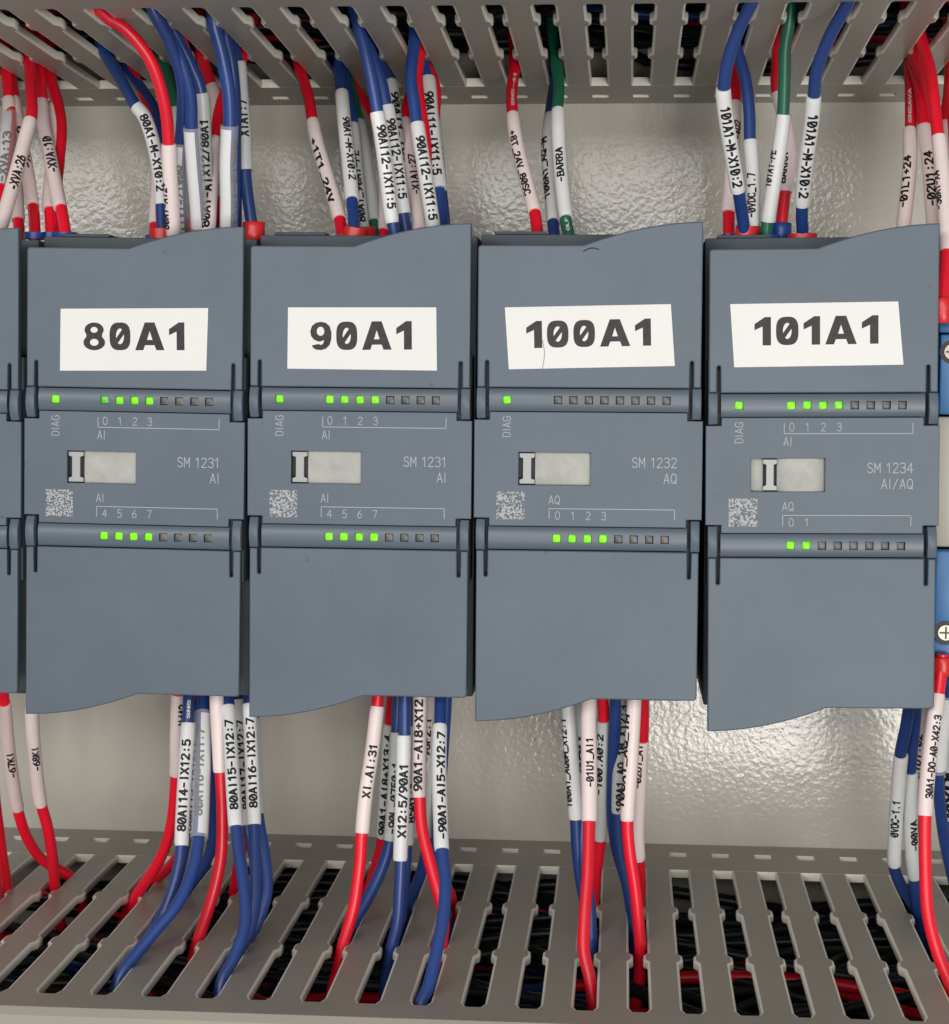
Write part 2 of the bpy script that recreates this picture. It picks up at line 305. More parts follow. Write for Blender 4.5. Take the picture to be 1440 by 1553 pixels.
duct('top', 32.388, 9.427, -19, 16, -13.0, 'grey slotted cable duct along the top, wires rising into it')

# ------------------------------------------------------------------ tubes
def frames(pts):
    n = len(pts); T = []
    for i in range(n):
        T.append((pts[min(i + 1, n - 1)] - pts[max(i - 1, 0)]).normalized())
    return T
def ring_basis(t, p_):
    nrm = CAM - p_; nrm = (nrm - t * nrm.dot(t)).normalized()
    return nrm, t.cross(nrm)
def tube(pts, r, sides=14, rx=1.0, a0=0.0, a1=2 * math.pi, cap=True, taper=None, shape=None):
    """ring mesh along pts; r may be a function of the fraction along"""
    T = frames(pts); V = []; F = []; full = abs(a1 - a0 - 2 * math.pi) < 1e-6; ns = sides if full else sides + 1
    for i, (p_, t) in enumerate(zip(pts, T)):
        nrm, bn = ring_basis(t, p_); rr = r(i / (len(pts) - 1)) if callable(r) else r
        for j in range(ns):
            a = a0 + (a1 - a0) * j / sides
            V.append(p_ + nrm * (rr * math.cos(a)) + bn * (rr * rx * math.sin(a)))
    for i in range(len(pts) - 1):
        for j in range(sides):
            k2 = (j + 1) % ns
            F.append((i * ns + j, i * ns + k2, (i + 1) * ns + k2, (i + 1) * ns + j))
    if cap and full:
        F.append(tuple(range(ns))[::-1]); F.append(tuple((len(pts) - 1) * ns + j for j in range(ns)))
    return mesh(V, F, 50)
def catmull(P, sub):
    out = []
    n = len(P)
    for i in range(n - 1):
        p0 = P[i - 1] if i else [2 * a - b_ for a, b_ in zip(P[0], P[1])]
        p3 = P[i + 2] if i + 2 < n else [2 * a - b_ for a, b_ in zip(P[-1], P[-2])]
        p1, p2 = P[i], P[i + 1]
        for k in range(sub):
            t = k / sub
            out.append([0.5 * (2 * b_ + (c_ - a) * t + (2 * a - 5 * b_ + 4 * c_ - d) * t * t + (3 * b_ - 3 * c_ + d - a) * t ** 3) for a, b_, c_, d in zip(p0, p1, p2, p3)])
    out.append(list(P[-1])); return out

# wires packed inside the ducts
def duct_fill(side, n, label):
    z0, t = WALL[side]; sg = -1 if side == 'bottom' else 1
    bm = bmesh.new(); mats = [M['red'], M['blue'], M['shade_dark'], M['green']]
    for i in range(n):
        mi = random.choices(range(4), (0.10, 0.15, 0.73, 0.02))[0] if i > n * 0.12 else random.choices((2, 0, 1), (0.92, 0.04, 0.04))[0]; r = random.uniform(1.1, 1.45)  # mostly dark wires, so the duct interior sinks into shade
        y0 = random.uniform(-26, 84); h0 = 10.0 + 40 * (i / n) + random.uniform(-1.5, 1.5)
        sl = random.uniform(-0.5, 0.5); wl = random.uniform(16, 40); am = random.uniform(8, 26); ph = random.uniform(0, 6.3); xs = -118 + random.uniform(0, 30); P = []
        if i % 5 == 0: y0 = random.uniform(58, 86); sl *= 0.15; am *= 0.3
        while xs < 150:
            y = max(-28, min(82, y0 + sl * (xs - 10) + am * math.sin(xs / wl + ph))); h = h0 + 2.5 * math.sin(xs / 23 + 2 * ph)
            P.append(Vector((xs, y, z0 + sg * (max(6.0, h) + 0.03 * (90 - y))))); xs += 5
        tm = tube(P, r, 8); k0 = len(bm.faces); bm.from_mesh(tm); bm.faces.ensure_lookup_table()
        for f in bm.faces[k0:]: f.material_index = mi
        bpy.data.meshes.remove(tm)
    me = bpy.data.meshes.new('m'); bm.to_mesh(me); bm.free()
    for x in mats: me.materials.append(x)
    o = bpy.data.objects.new('wire_bundle', me); COL.objects.link(o); tag(o, label, 'wires', kind='stuff')
duct_fill('bottom', 190, 'tangled red, blue and shade-deepening dark wires lying inside the bottom duct')
duct_fill('top', 190, 'tangled red, blue and shade-deepening dark wires lying inside the top duct')

# ------------------------------------------------------------------ modules
def ell(cx, cy, rx, ry, n=28, a0=0.0): return [(cx + rx * math.cos(a0 + 2 * math.pi * i / n), cy + ry * math.sin(a0 + 2 * math.pi * i / n)) for i in range(n)]
def clip(poly, nx, ny, d):
    out = []
    for i, a in enumerate(poly):
        b_ = poly[(i + 1) % len(poly)]; fa = a[0] * nx + a[1] * ny - d; fb = b_[0] * nx + b_[1] * ny - d
        if fa >= 0: out.append(a)
        if fa * fb < 0: t = fa / (fa - fb); out.append((a[0] + (b_[0] - a[0]) * t, a[1] + (b_[1] - a[1]) * t))
    return out
def glyph(ch):
    if ch == '1': return [[(0.27, 0), (0.55, 0), (0.55, 1), (0.35, 1), (0, 0.76), (0, 0.54), (0.27, 0.67)]], 0.55
    if ch == 'A': return [[(0, 0), (0.29, 0), (0.355, 0.18), (0.695, 0.18), (0.76, 0), (1.05, 0), (0.70, 1), (0.35, 1)], [(0.425, 0.37), (0.625, 0.37), (0.525, 0.69)]], 1.05
    if ch == '0':
        o = []
        for i in range(40):
            a = 2 * math.pi * i / 40; ca, sa = math.cos(a), math.sin(a)
            o.append((0.375 + 0.375 * math.copysign(abs(ca) ** 0.7, ca), 0.5 + 0.5 * math.copysign(abs(sa) ** 0.7, sa)))
        inn = ell(0.375, 0.5, 0.145, 0.285); nx, ny = -0.82, 0.57; d = nx * 0.375 + ny * 0.5
        return [o, clip(inn, nx, ny, d + 0.075), clip(inn, -nx, -ny, -d + 0.075)], 0.75
    if ch == '8':
        r_, l_ = [], []
        for i in range(41):
            y = 0.5 - 0.5 * math.cos(math.pi * i / 40)
            f = lambda cy, rx, ry: rx * math.sqrt(max(0, 1 - ((y - cy) / ry) ** 2))
            w = max(f(0.735, 0.345, 0.265), f(0.28, 0.39, 0.28)); 
            if 0.40 < y < 0.62: w = max(w, 0.285)
            r_.append((0.385 + w, y)); l_.append((0.385 - w, y))
        return [r_ + l_[::-1][1:-1], ell(0.385, 0.735, 0.13, 0.105), ell(0.385, 0.285, 0.155, 0.125)], 0.77
    if ch == '9':
        return [[(0.05, 0.17), (0.30, 0.22), (0.38, 0.18), (0.46, 0.23), (0.49, 0.36), (0.40, 0.315), (0.29, 0.30), (0.13, 0.37), (0.03, 0.50), (0.0, 0.66), (0.06, 0.85),
                 (0.2, 0.965), (0.38, 1.0), (0.56, 0.965), (0.70, 0.84), (0.76, 0.62), (0.755, 0.40), (0.69, 0.18), (0.56, 0.05), (0.38, 0.0), (0.2, 0.02), (0.10, 0.08)], ell(0.37, 0.665, 0.135, 0.16)], 0.76
LH = 22.5
def flap_top():
    c_ = []
    for i in range(15):        # rising shoulder
        t = i / 14; c_.append((-1.2 + 22.9 * t, 43.4 + 4.5 * (1 - (1 - t) ** 1.9)))
    return [(-21.45, 43.25), (-21.2, 43.4)] + c_ + [(21.7, 16.0), (20.25, 16.0), (20.2, 20.9), (20.05, 21.1), (19.7, 21.1), (19.55, 20.9), (19.5, 15.9), (-19.4, 15.9), (-19.45, 20.9), (-19.6, 21.1),
            (-19.95, 21.1), (-20.1, 20.9), (-20.15, 16.0), (-21.65, 16.0), (-21.65, 42.9)]
def flap_bottom():
    c_ = []
    for i in range(15):
        t = i / 14; c_.append((1.2 - 22.85 * t, -45.0 - 4.8 * (1 - (1 - t) ** 1.9)))
    return [(21.5, -44.75), (21.2, -44.97)] + c_ + [(-21.65, -16.0), (-20.15, -16.0), (-20.1, -20.9), (-19.95, -21.1), (-19.6, -21.1), (-19.45, -20.9), (-19.4, -15.9), (19.5, -15.9), (19.55, -20.9), (19.7, -21.1),
            (20.05, -21.1), (20.2, -20.9), (20.25, -16.0), (21.7, -16.0), (21.7, -44.4)]
FT = outline([flap_top()], 2.2, 0.28); FB = outline([flap_bottom()], 2.2, 0.28)
PANEL = [(-22.2, 9.6), (-19.2, 9.6), (-19.2, 11.15), (19.2, 11.15), (19.2, 9.6), (22.2, 9.6), (22.2, -9.6), (19.2, -9.6), (19.2, -11.15), (-19.2, -11.15), (-19.2, -9.6), (-22.2, -9.6)]
def panel_mesh(u0, u1): return outline([PANEL, [(u0, 3.3), (u1, 3.3), (u1, -3.1), (u0, -3.1)]], 2.4, 0.16)
LEDU = [16.6 - LH + 3.0 * i for i in range(8)]
def bar_mesh(cv, cols):
    hs = 0.80; us = [-19.3, 19.35]
    for u in cols: us += [u - hs, u + hs]
    us = sorted(us); vs = [-2.2, -2.1, -1.95, -1.75, -1.55, -1.3, -1.05, -hs, -0.55, -0.3, 0, 0.3, 0.55, hs, 1.05, 1.3, 1.55, 1.75, 1.95, 2.1, 2.2]
    V = []; F = []
    prof = lambda v: 1.15 - 1.05 * math.sqrt(max(0, 1 - (v / 2.5) ** 2)) 
    for u in us:
        for v in vs: V.append((u, prof(v), cv + v))
    n = len(vs)
    for i in range(len(us) - 1):
        hole = any(abs((us[i] + us[i + 1]) / 2 - u) < 0.1 for u in cols)
        for j in range(n - 1):
            if hole and abs((vs[j] + vs[j + 1]) / 2) < hs: continue
            F.append((i * n + j, (i + 1) * n + j, (i + 1) * n + j + 1, i * n + j + 1))
    me_ = mesh(V, F, 30); me_.polygons.foreach_set('use_smooth', [False] * len(me_.polygons)); return me_
BT = bar_mesh(13.5, [6.65 - LH] + LEDU); BB = bar_mesh(-13.5, LEDU)
def hinge_mesh(s):
    pf = []
    for i in range(11):
        t = i / 10; v = 15.85 - 6.0 * t
        pf.append((0.15 - 0.75 * math.sin(math.pi * min(1, t * 1.05)) + 0.5 * max(0, t - 0.8) * 5 * 0.6, v))
    pf += [(3.0, 9.85), (3.0, 15.85)]
    V = []; n = len(pf)
    for x in (-0.87, 0.87): V += [(x, a, s * b_) for a, b_ in pf]
    F = [(i, (i + 1) % n, n + (i + 1) % n, n + i) for i in range(n)] + [tuple(range(n))[::-1], tuple(range(n, 2 * n))]
    bm = bmesh.new(); tm = mesh(V, F); bm.from_mesh(tm); bmesh.ops.recalc_face_normals(bm, faces=bm.faces)
    bmesh.ops.bevel(bm, geom=[e for e in bm.edges if e.calc_face_angle(0) > 0.9], offset=0.16 * S, segments=2, profile=0.5, affect='EDGES')
    bm.to_mesh(tm); bm.free(); return smooth(tm, 40)
HT, HB = hinge_mesh(1), hinge_mesh(-1)
LED = boxes([(-0.72, 0.72, 0.0, 0.9, -0.72, 0.72)], 0.14)
BODY = boxes([(-22.0, 22.0, 12.0, 88.5, -46.6, 46.4), (-21.7, 21.7, 3.4, 11.8, -22.5, 22.5), (-19.5, -9.0, 14.0, 40.0, 46.5, 47.2), (10.0, 19.0, 14.0, 40.0, -47.3, -46.7)], 0.3)
PATCH = boxes([(-2.75, 2.75, -0.03, 0.0, -2.7, 2.7)])
def slide_mesh(w):
    h = 3.0; a, b_ = w / 2, w * 0.27
    return outline([[(-a, -h), (a, -h), (a, -h + 0.8), (b_, -h + 1.05), (b_, h - 1.05), (a, h - 0.8), (a, h), (-a, h), (-a, h - 0.8), (-b_, h - 1.05), (-b_, -h + 1.05), (-a, -h + 0.8)]], 1.0, 0.12)
def film_mesh(x0, x1, curve=0.12):
    V = []; F = []; n = 14
    for i in range(n + 1):
        t = i / n; x = x0 + (x1 - x0) * t; y = 1.75 - curve * (1 - abs(2 * t - 1) ** 4)
        V += [(x, y, -3.2), (x, y, 3.4)]
    for i in range(n): F.append((2 * i, 2 * i + 2, 2 * i + 3, 2 * i + 1))
    return mesh(V, F, 60)
def line_mesh(segs):
    V = []; F = []
    for x0, z0, x1, z1 in segs:
        k = len(V); V += [(x0, -0.03, z0), (x1, -0.03, z0), (x1, -0.03, z1), (x0, -0.03, z1)]; F.append((k, k + 1, k + 2, k + 3))
    return mesh(V, F)
PX = 0.35      # depth of the middle panel's face behind the flaps

def module(loc, th, label, sticker=None, top_on=(), bot_on=(), prints=None, slide=(9.15, 3.0, 12.2, 22.9), dim=(), amber=()):
    root = empty('io_module', loc, (0, th, 0)); tag(root, label, 'module', 'grey modules side by side on the rail')
    link('body', BODY, M['case_dark'], root)
    ft = link('upper_flap', FT, M['case'], root); fb = link('lower_flap', FB, M['case'], root)
    link('middle_panel', panel_mesh(9.0 - LH, slide[3] - LH), M['case'], root, (0, PX, 0))
    for nm, me_, cv, cols, on in (('upper_light_bar', BT, 13.5, [6.65 - LH] + LEDU, top_on), ('lower_light_bar', BB, -13.5, LEDU, bot_on)):
        br = link(nm, me_, M['bar'], root); sm = br.modifiers.new('thickness', 'SOLIDIFY'); sm.thickness = 1.1 * S; sm.offset = -1
        for i, u in enumerate(cols):
            k = (nm[0], i)
            mm = M['led_dim'] if k in dim else M['led_on'] if i in on else M['led_amber'] if k in amber else M['led_off']
            o = link('lamp_lens', LED, mm, br, (u + random.uniform(-0.04, 0.04), 0.33 if i in on else 0.5, cv + random.uniform(-0.03, 0.03)), (0, random.uniform(-0.06, 0.06), 0))
            tag(o, 'lit green indicator' if i in on else 'unlit indicator')
    for x in (-20.85, 20.93):
        link('hinge_arm', HT, M['case'], ft, (x, 0, 0)); link('hinge_arm', HB, M['case'], fb, (x, 0, 0))
    # window with its slide
    link('window_cavity', boxes([(9.0 - LH - 0.3, slide[3] - LH + 0.3, 2.9, 3.3, -3.4, 3.6)]), M['cavity'], root)
    link('window_slide', slide_mesh(slide[1]), M['slide'], root, (slide[0] - LH + slide[1] / 2, 0.95, 0.1))
    link('window_film', film_mesh(slide[2] - LH, slide[3] - LH + 0.1, 0.9 if slide[0] > 10 else 0.12), M['film'], root)
    if slide[0] > 10: link('window_film', film_mesh(9.0 - LH - 0.1, slide[0] - LH, -0.3), M['film'], root)
    yv = PX - 0.03
    if prints:
        top, bot, name1, name2, tn, bn = prints
        tx = []
        flat_text('print', 'DIAG', 6.65 - LH + 0.75, 6.25, 1.5, root, M['mark'], yv, rot=math.pi / 2, maxw=4.0)
        if top:
            flat_text('print', top, 15.2 - LH, 5.75, 1.6, root, M['mark'], yv)
            for i, ch in enumerate(tn): flat_text('print', ch, LEDU[i] + 0.1, 8.6, 1.5, root, M['mark'], yv, 'c')
            link('print_bracket', line_mesh([(15.2 - LH, 8.0, 39.7 - LH, 8.14), (15.2 - LH, 8.1, 15.34 - LH, 10.1), (39.56 - LH, 8.1, 39.7 - LH, 10.1)]), M['mark'], root, (0, PX, 0))
        if bot:
            flat_text('print', bot, 15.0 - LH, -6.75, 1.6, root, M['mark'], yv)
            for i, ch in enumerate(bn): flat_text('print', ch, LEDU[i] + 0.1, -9.75, 1.5, root, M['mark'], yv, 'c')
            link('print_bracket', line_mesh([(15.0 - LH, -7.74, 39.5 - LH, -7.6), (15.0 - LH, -9.7, 15.14 - LH, -7.7), (39.36 - LH, -9.7, 39.5 - LH, -7.7)]), M['mark'], root, (0, PX, 0))
        flat_text('print', name1, 39.7 - LH, 0.55, 1.85, root, M['mark'], yv, 'r')
        flat_text('print', name2, 39.7 - LH, -2.5, 1.85, root, M['mark'], yv, 'r')
        link('printed_patch', PATCH, M['speckle'], root, (7.5 - LH, PX, -7.15))
    if sticker:
        quad, txt, x0, x1, yb, yt = sticker
        R_ = Matrix.Rotation(th, 3, 'Y'); inv = R_.transposed(); L0 = Vector(loc)
        loc2 = lambda px, py, dy: inv @ (unproject(px, py, loc[1] - dy) - L0)
        q3 = [loc2(*a, 0.06) for a in quad]
        st = link('label_sticker', outline([[(v.x, v.z) for v in q3][::-1]], 0.09, 0.02), M['sticker'], root, (0, -0.10, 0))
        tag(st, 'white label reading ' + txt)
        a, b_ = loc2(x0, yb[0], 0.1), loc2(x1, yb[1], 0.1); top_ = loc2(x0, yt, 0.1); h = (top_ - a).length
        ux = (b_ - a).normalized(); uz = Vector((-ux.z, 0, ux.x))
        gs = [glyph(ch) for ch in txt]; gap = 0.17; tot = sum(g[1] for g in gs) + gap * (len(gs) - 1); kx = (b_ - a).length / (tot * h); pen = 0.0; loops = []
        V = []
        for ls, w in gs:
            for lp in ls: loops.append([((a + ux * ((pen + p_[0]) * h * kx) + uz * (p_[1] * h)).x, (a + ux * ((pen + p_[0]) * h * kx) + uz * (p_[1] * h)).z) for p_ in lp])
            pen += w + gap
        link('lettering', outline(loops, 0.02, 0.0), M['bink'], st, (0, -0.03, 0))
    return root
mods = [(0.05, -0.38, 0.0120, 1.2), (-0.02, 0.10, 0.0040, 1.2), (0.08, 0.30, 0.0, 1.1), (0.10, -0.34, -0.0100, -0.2)]
def mloc(i): dx, dz, th, dy = mods[i]; return (45 * i - 67.5 - dx, dy, dz), th
left = module((-112.65, 1.3, -0.6), 0.0120, 'module at the far left of the row, only its edge in view', prints=None)
l, t = mloc(0)
module(l, t, 'grey module with a white sticker reading 80A1', ([(92, 468), (316, 467), (313, 562), (91, 562)], '80A1', 127, 280, (531, 531), 489), (0, 1, 2, 3, 4), (0, 1, 2, 3),
       ('AI', 'AI', 'SM 1231', 'AI', '0123', '4567'), dim={('u', 1)}, amber={('l', 4), ('u', 6)})
l, t = mloc(1)
module(l, t, 'grey module with a white sticker reading 90A1', ([(437, 466), (662, 466), (663, 562), (436, 559)], '90A1', 471, 625, (531, 530), 488), (0, 1, 2, 3, 4), (0, 1, 2, 3),
       ('AI', 'AI', 'SM 1231', 'AI', '0123', '4567'), amber={('l', 4)})
l, t = mloc(2)
module(l, t, 'grey module with a tilted white sticker reading 100A1', ([(766, 466), (1018, 461), (1024, 555), (772, 560)], '100A1', 799, 988, (528, 524), 487), (0,), (0, 1, 2, 3),
       ('', 'AQ', 'SM 1232', 'AQ', '', '0123'), slide=(9.15, 3.0, 12.2, 23.0), amber={('l', 5), ('l', 7)})
l, t = mloc(3)
module(l, t, 'grey module with a tilted white sticker reading 101A1, last of the row', ([(1108, 461), (1363, 457), (1371, 553), (1114, 557)], '101A1', 1145, 1333, (524, 521), 481), (0, 1, 2, 3, 4), (0, 1),
       ('AI', 'AQ', 'SM 1234', 'AI/AQ', '0123', '01'), slide=(11.3, 2.7, 14.0, 23.1), amber={('l', 4), ('l', 2)})
# a stray hair on the 100A1 flap
hp = catmull([(885, 381), (893, 377), (901, 376), (909, 378)], 4)
tag(link('hair', tube([unproject(a, b_, 1.0) for a, b_ in hp], 0.09, 5), M['copper']), 'tiny dark hair lying on the upper flap of 100A1', 'hair')

hp = catmull([(822, 512), (825, 525), (826, 540), (823, 559)], 4)
tag(link('hair', tube([unproject(a, b_, 0.93) for a, b_ in hp], 0.06, 5), M['fibre']), 'fine tan hair lying across the lower edge of the 100A1 sticker', 'hair')
# ------------------------------------------------------------------ terminal block at the right edge
tb = empty('terminal_block', (96, 10, 0)); tag(tb, 'blue screw terminal block with cream middle at the right edge', 'terminal block')
for s, z0, z1, zl in ((1, 11.5, 27.0, 29.5), (-1, -15.0, -32.4, -36.5)):
    a, b_ = sorted((z0, z1)); link('clamp_housing', boxes([(-5.8, 5.5, -4, 60, a, b_)], 0.4), M['tblue'], tb)
    a, b_ = sorted((z1 + s * 0.25, zl)); link('entry_ledge', boxes([(-5.8, 5.5, -2, 58, a, b_)], 0.4), M['tblue'], tb)
    zc = 23.6 if s > 0 else -31.0
    sc_ = link('screw', tube([Vector((0, -4.5 + i * 0.8, 0)) for i in range(4)], lambda t_: 1.95 - 0.45 * (1 - t_), 20), M['metal'], tb, (-3.6, 0, zc))
    link('screw_slot', boxes([(-1.2, 1.2, -4.56, -4.3, -0.17, 0.17), (-0.17, 0.17, -4.57, -4.31, -1.2, 1.2)]), M['case_dark'], sc_)
    link('screw_well_shade', tube([Vector((0, -4.06 - 0.1 * i, 0)) for i in range(2)], 2.3, 22), M['cavity'], tb, (-3.6, 0, zc))  # flat dark disc stands in for the shaded recess round the screw
link('marker_strip', boxes([(-5.4, 5.5, -0.5, 60, -14.6, 11.1)], 0.5), M['cream'], tb)

# ------------------------------------------------------------------ wires
RW, RS = 1.24, 1.50
def wire(side, color, d0, pts, label, sleeve=None, text=None, ferrule=None, white=None, r=RW, group=None, free=False, dpow=1.0, rs=RS, ext=7.0):
    """pts in photo pixels from the module to the slot; depth runs from d0 to the duct wall"""
    root_pts = [list(p_) for p_ in pts]; end = root_pts[-1]
    x0_, pit = (43.284, 10.015) if side == 'bottom' else (32.388, 9.427)      # thread the wire through the nearest slot
    wx = wall_point(end[0], end[1], side).x; k_ = round((wx - x0_) / pit); dxs = wx - (x0_ + pit * k_); lim = 0.62
    if abs(dxs) > lim:
        mv = (math.copysign(lim, dxs) - dxs) * FPX / (wall_point(end[0], end[1], side) - CAM).dot(FWD)
        end[0] += mv; root_pts[-2][0] += mv * 0.45
    dE = d0 if free else wall_point(end[0], end[1], side).y
    y0, y1 = root_pts[0][1], end[1]
    P = []
    for p_ in root_pts:
        f = min(1, max(0, (p_[1] - y0) / (y1 - y0))); P.append((p_[0], p_[1], d0 + (dE - d0) * f ** dpow + (p_[2] if len(p_) > 2 else 0)))
    px = catmull(P, 14); pts3 = [unproject(*q) for q in px]
    core = list(pts3)
    up = Vector((0, 0, 1)) if side == 'top' else Vector((0, 0, -1))
    core = [core[0] - up * (ext * k_) for k_ in (1.0, 0.5)] + core
    if not free:
        d = (core[-1] - core[-3]).normalized(); e = core[-1]
        for k in range(1, 8): d = (d + up * 0.34 + Vector((random.uniform(-.12, .12), 0.02, 0))).normalized(); e = e + d * 2.2; core.append(e)
    root = empty('wire', core[0]); tag(root, label, 'wire', group)
    L0 = core[0]
    def part(name, me_, mt, par=root):
        for v in me_.vertices: v.co -= L0 * S
        return link(name, me_, mt, par)
    part('insulation', tube(core, r, 14), M[color])
    # arc length table over the visible path
    acc = [0.0]
    for a, b_ in zip(pts3, pts3[1:]): acc.append(acc[-1] + (b_ - a).length)
    def s_at(py):
        sgn = 1 if y1 > y0 else -1
        for i in range(len(px) - 1):
            if (px[i + 1][1] - py) * sgn >= 0:
                den = px[i + 1][1] - px[i][1]; f = 0 if abs(den) < 1e-6 else min(1, max(0, (py - px[i][1]) / den)); return acc[i] + (acc[i + 1] - acc[i]) * f
        return acc[-1]
    def at(s):
        s = min(max(s, 0), acc[-1] - 1e-6)
        lo, hi = 0, len(acc) - 1
        while hi - lo > 1:
            mid = (lo + hi) // 2
            if acc[mid] <= s: lo = mid
            else: hi = mid
        f = (s - acc[lo]) / max(1e-9, acc[hi] - acc[lo]); return pts3[lo].lerp(pts3[hi], f)
    if sleeve:
        ya, yb, kind = sleeve; sa, sb = sorted((s_at(ya), s_at(yb))); n = max(8, int((sb - sa) / 0.7))
        off = Vector((random.uniform(-0.2, 0.2), -0.12, 0)); at0 = at; at = lambda s_: at0(s_) + off
        sp = [at(sa + (sb - sa) * i / n) for i in range(n + 1)]
        if kind == 'c':       # clear sleeve holding a white strip beside the wire
            o = part('clear_sleeve', tube(sp, rs + 0.35, 18, cap=False), M['clear'])
            cx = 1 if (text and len(text) > 5 and text[5] > 0) else -1
            so = part('marker_strip', tube([sp[i] for i in range(1, n)], rs + 0.18, 12, a0=(-0.25 if cx > 0 else -1.9), a1=(1.9 if cx > 0 else 0.25)), M['sw'], o)
        else:
            e = 0.06 * (rs / 1.5)
            so = part('marker_sleeve', tube(sp, lambda t_: rs - (0.10 if t_ in (0.0, 1.0) else 0), 18), M['s' + kind])
        host = so if kind != 'c' else o
        if text:
            txt, dr = text[0], text[1]; ta, tb_ = (text[2], text[3]) if len(text) > 3 and text[2] is not None else (ya + (yb - ya) * .12, ya + (yb - ya) * .88)
            rot = text[4] if len(text) > 4 else 0.0; cap = text[6] if len(text) > 6 else 1.55
            curve_text(part, txt, at, s_at, ta, tb_, dr, rs + (0.22 if kind == 'c' else 0.035), cap, rot, M['ink'], host, acc[-1])
    if white:
        curve_text(part, white[0], at, s_at, white[1], white[2], 'up', r + 0.03, 0.55, white[3] if len(white) > 3 else 0.0, M['wink'], root, acc[-1])
    if ferrule:
        fc, fw, fy0, fy1 = ferrule; sa, sb = sorted((s_at(fy0), s_at(fy1))); x_, y_ = pts3[0], None
        fa = unproject(px[0][0], fy0, d0); fb_ = unproject(px[0][0] + (fw[1] if isinstance(fw, tuple) else 0), fy1, d0)
        w_ = fw[0] if isinstance(fw, tuple) else fw
        part('ferrule_collar', tube([fa.lerp(fb_, i) for i in (0, 0.05, 0.35, 0.65, 0.95, 1)], lambda t_: (1.75 if t_ not in (0.0, 1.0) else 1.58), 20, rx=w_ / 1.75), M[fc])
    return root
def curve_text(part, txt, at, s_at, ya, yb, dr, rad, cap, rot, mt, host, smax):
    me_, w = text_raw(txt)
    sa, sb = sorted((s_at(ya), s_at(yb))); ln = sb - sa
    bm = bmesh.new(); bm.from_mesh(me_)
    k = -0.3
    while k < 1.05:
        bmesh.ops.bisect_plane(bm, geom=list(bm.verts) + list(bm.edges) + list(bm.faces), plane_co=(0, k, 0), plane_no=(0, 1, 0), dist=1e-6); k += 0.14
    # which way along s does the screen go?
    p0, p1 = at(sa), at(sb); goes_up = (p1 - p0).z > 0; fwd = (dr == 'up') == goes_up
    for v in bm.verts:
        x, y = v.co.x / w * ln, (v.co.y - 0.5) * cap
        s = sa + x if fwd else sb - x
        p_ = at(s); t = (at(min(s + 0.5, smax)) - at(max(s - 0.5, 0))).normalized()
        if not fwd: t = -t
        nrm = CAM - p_; nrm = (nrm - t * nrm.dot(t)).normalized(); upv = nrm.cross(t)
        a = y / rad + rot
        rr = rad + v.co.z * 15; v.co = (p_ + nrm * (rr * math.cos(a)) + upv * (rr * math.sin(a))) * S
    bm.to_mesh(me_); bm.free()
    return part('lettering', me_, mt, host)
T_, B_ = 'top', 'bottom'
G = lambda s: s

# ---- upper row, far left
wire(T_, 'red', 14, [(-6, 330), (4, 285), (12, 225), (9, 165), (-4, 118)], 'red wire with clear sleeve bulging in from the left edge, above', ('c' and (290, 175, 'c')), ('-XVA:13', 'up', 285, 210, 0.2, -1))
wire(T_, 'red', 30, [(29, 352), (26, 300), (21, 230), (16, 170), (12, 112)], 'red wire half hidden behind the sleeve lettered XVA:26', (334, 150, 'p'), ('-XVA:11', 'up', 285, 233, 0.2))
wire(T_, 'red', 24, [(53, 358), (51, 320), (44, 270), (33, 210), (26, 160), (22, 116)], 'red wire crossing behind the sleeve lettered XVA:26, blue collar', (313, 151, 'p'), ('-XVA:9', 'up', 262, 200, -0.2), ('fblue', 2.3, 363, 352))
wire(T_, 'red', 12, [(-4, 362), (6, 330), (22, 275), (38, 215), (48, 175), (47, 140), (45, 96)], 'red wire with leaning pale sleeve lettered XVA:26', (352, 182, 'p'), ('-XVA:26', 'up', 292, 242, -0.15, 0, 1.8))
wire(T_, 'red', 26, [(78, 358), (76, 310), (81, 250), (86, 200), (85, 155), (77, 114)], 'red wire just right of the sleeve lettered XVA:10, above', (318, 160, 'p'), None, ('fblue', 2.2, 363, 352))
wire(T_, 'red', 27, [(83, 356), (84, 300), (90, 240), (93, 190), (90, 150), (82, 112)], 'bare red wire bowing out beside the far-left red group')
wire(T_, 'red', 20, [(100, 358), (93, 315), (80, 250), (68, 190), (64, 150), (61, 108)], 'red wire with pale sleeve lettered XVA:10', (315, 154, 'p'), ('-XVA:10', 'up', 268, 215, -0.1, 0, 1.7), ('fblue', 2.3, 363, 352))
# ---- above 80A1
wire(T_, 'red', 30, [(234, 358), (237, 320), (240, 270), (236, 200), (226, 150), (212, 112)], 'red wire hidden behind the blue 80A1-M wire, pale sleeve', (341, 230, 'p'), ('-25Q2', 'up', 318, 285, -0.3), ('fblue', 1.9, 363, 356))
wire(T_, 'blue', 24, [(247, 356), (245, 325), (243, 280), (234, 225), (220, 180), (204, 158), (186, 125), (162, 86)], 'blue wire with white sleeve lettered 80A1-M-X10:2', (311, 161, 'w'), ('80A1-M-X10:2', 'down', 178, 292, -0.1), ('fred', 2.6, 364, 346))
wire(T_, 'blue', 28, [(262, 356), (256, 300), (250, 230), (240, 180), (222, 145), (197, 112)], 'blue wire bending behind the bright red wire over 80A1', None)
wire(T_, 'red', 13, [(264, 362), (262, 320), (258, 260), (256, 215), (250, 160), (230, 95), (202, 48), (180, 28)], 'bright red wire arching above 80A1 with plain pale sleeve', (358, 218, 'p'), ('80A1-AI2+', 'up', 345, 275, 1.15))
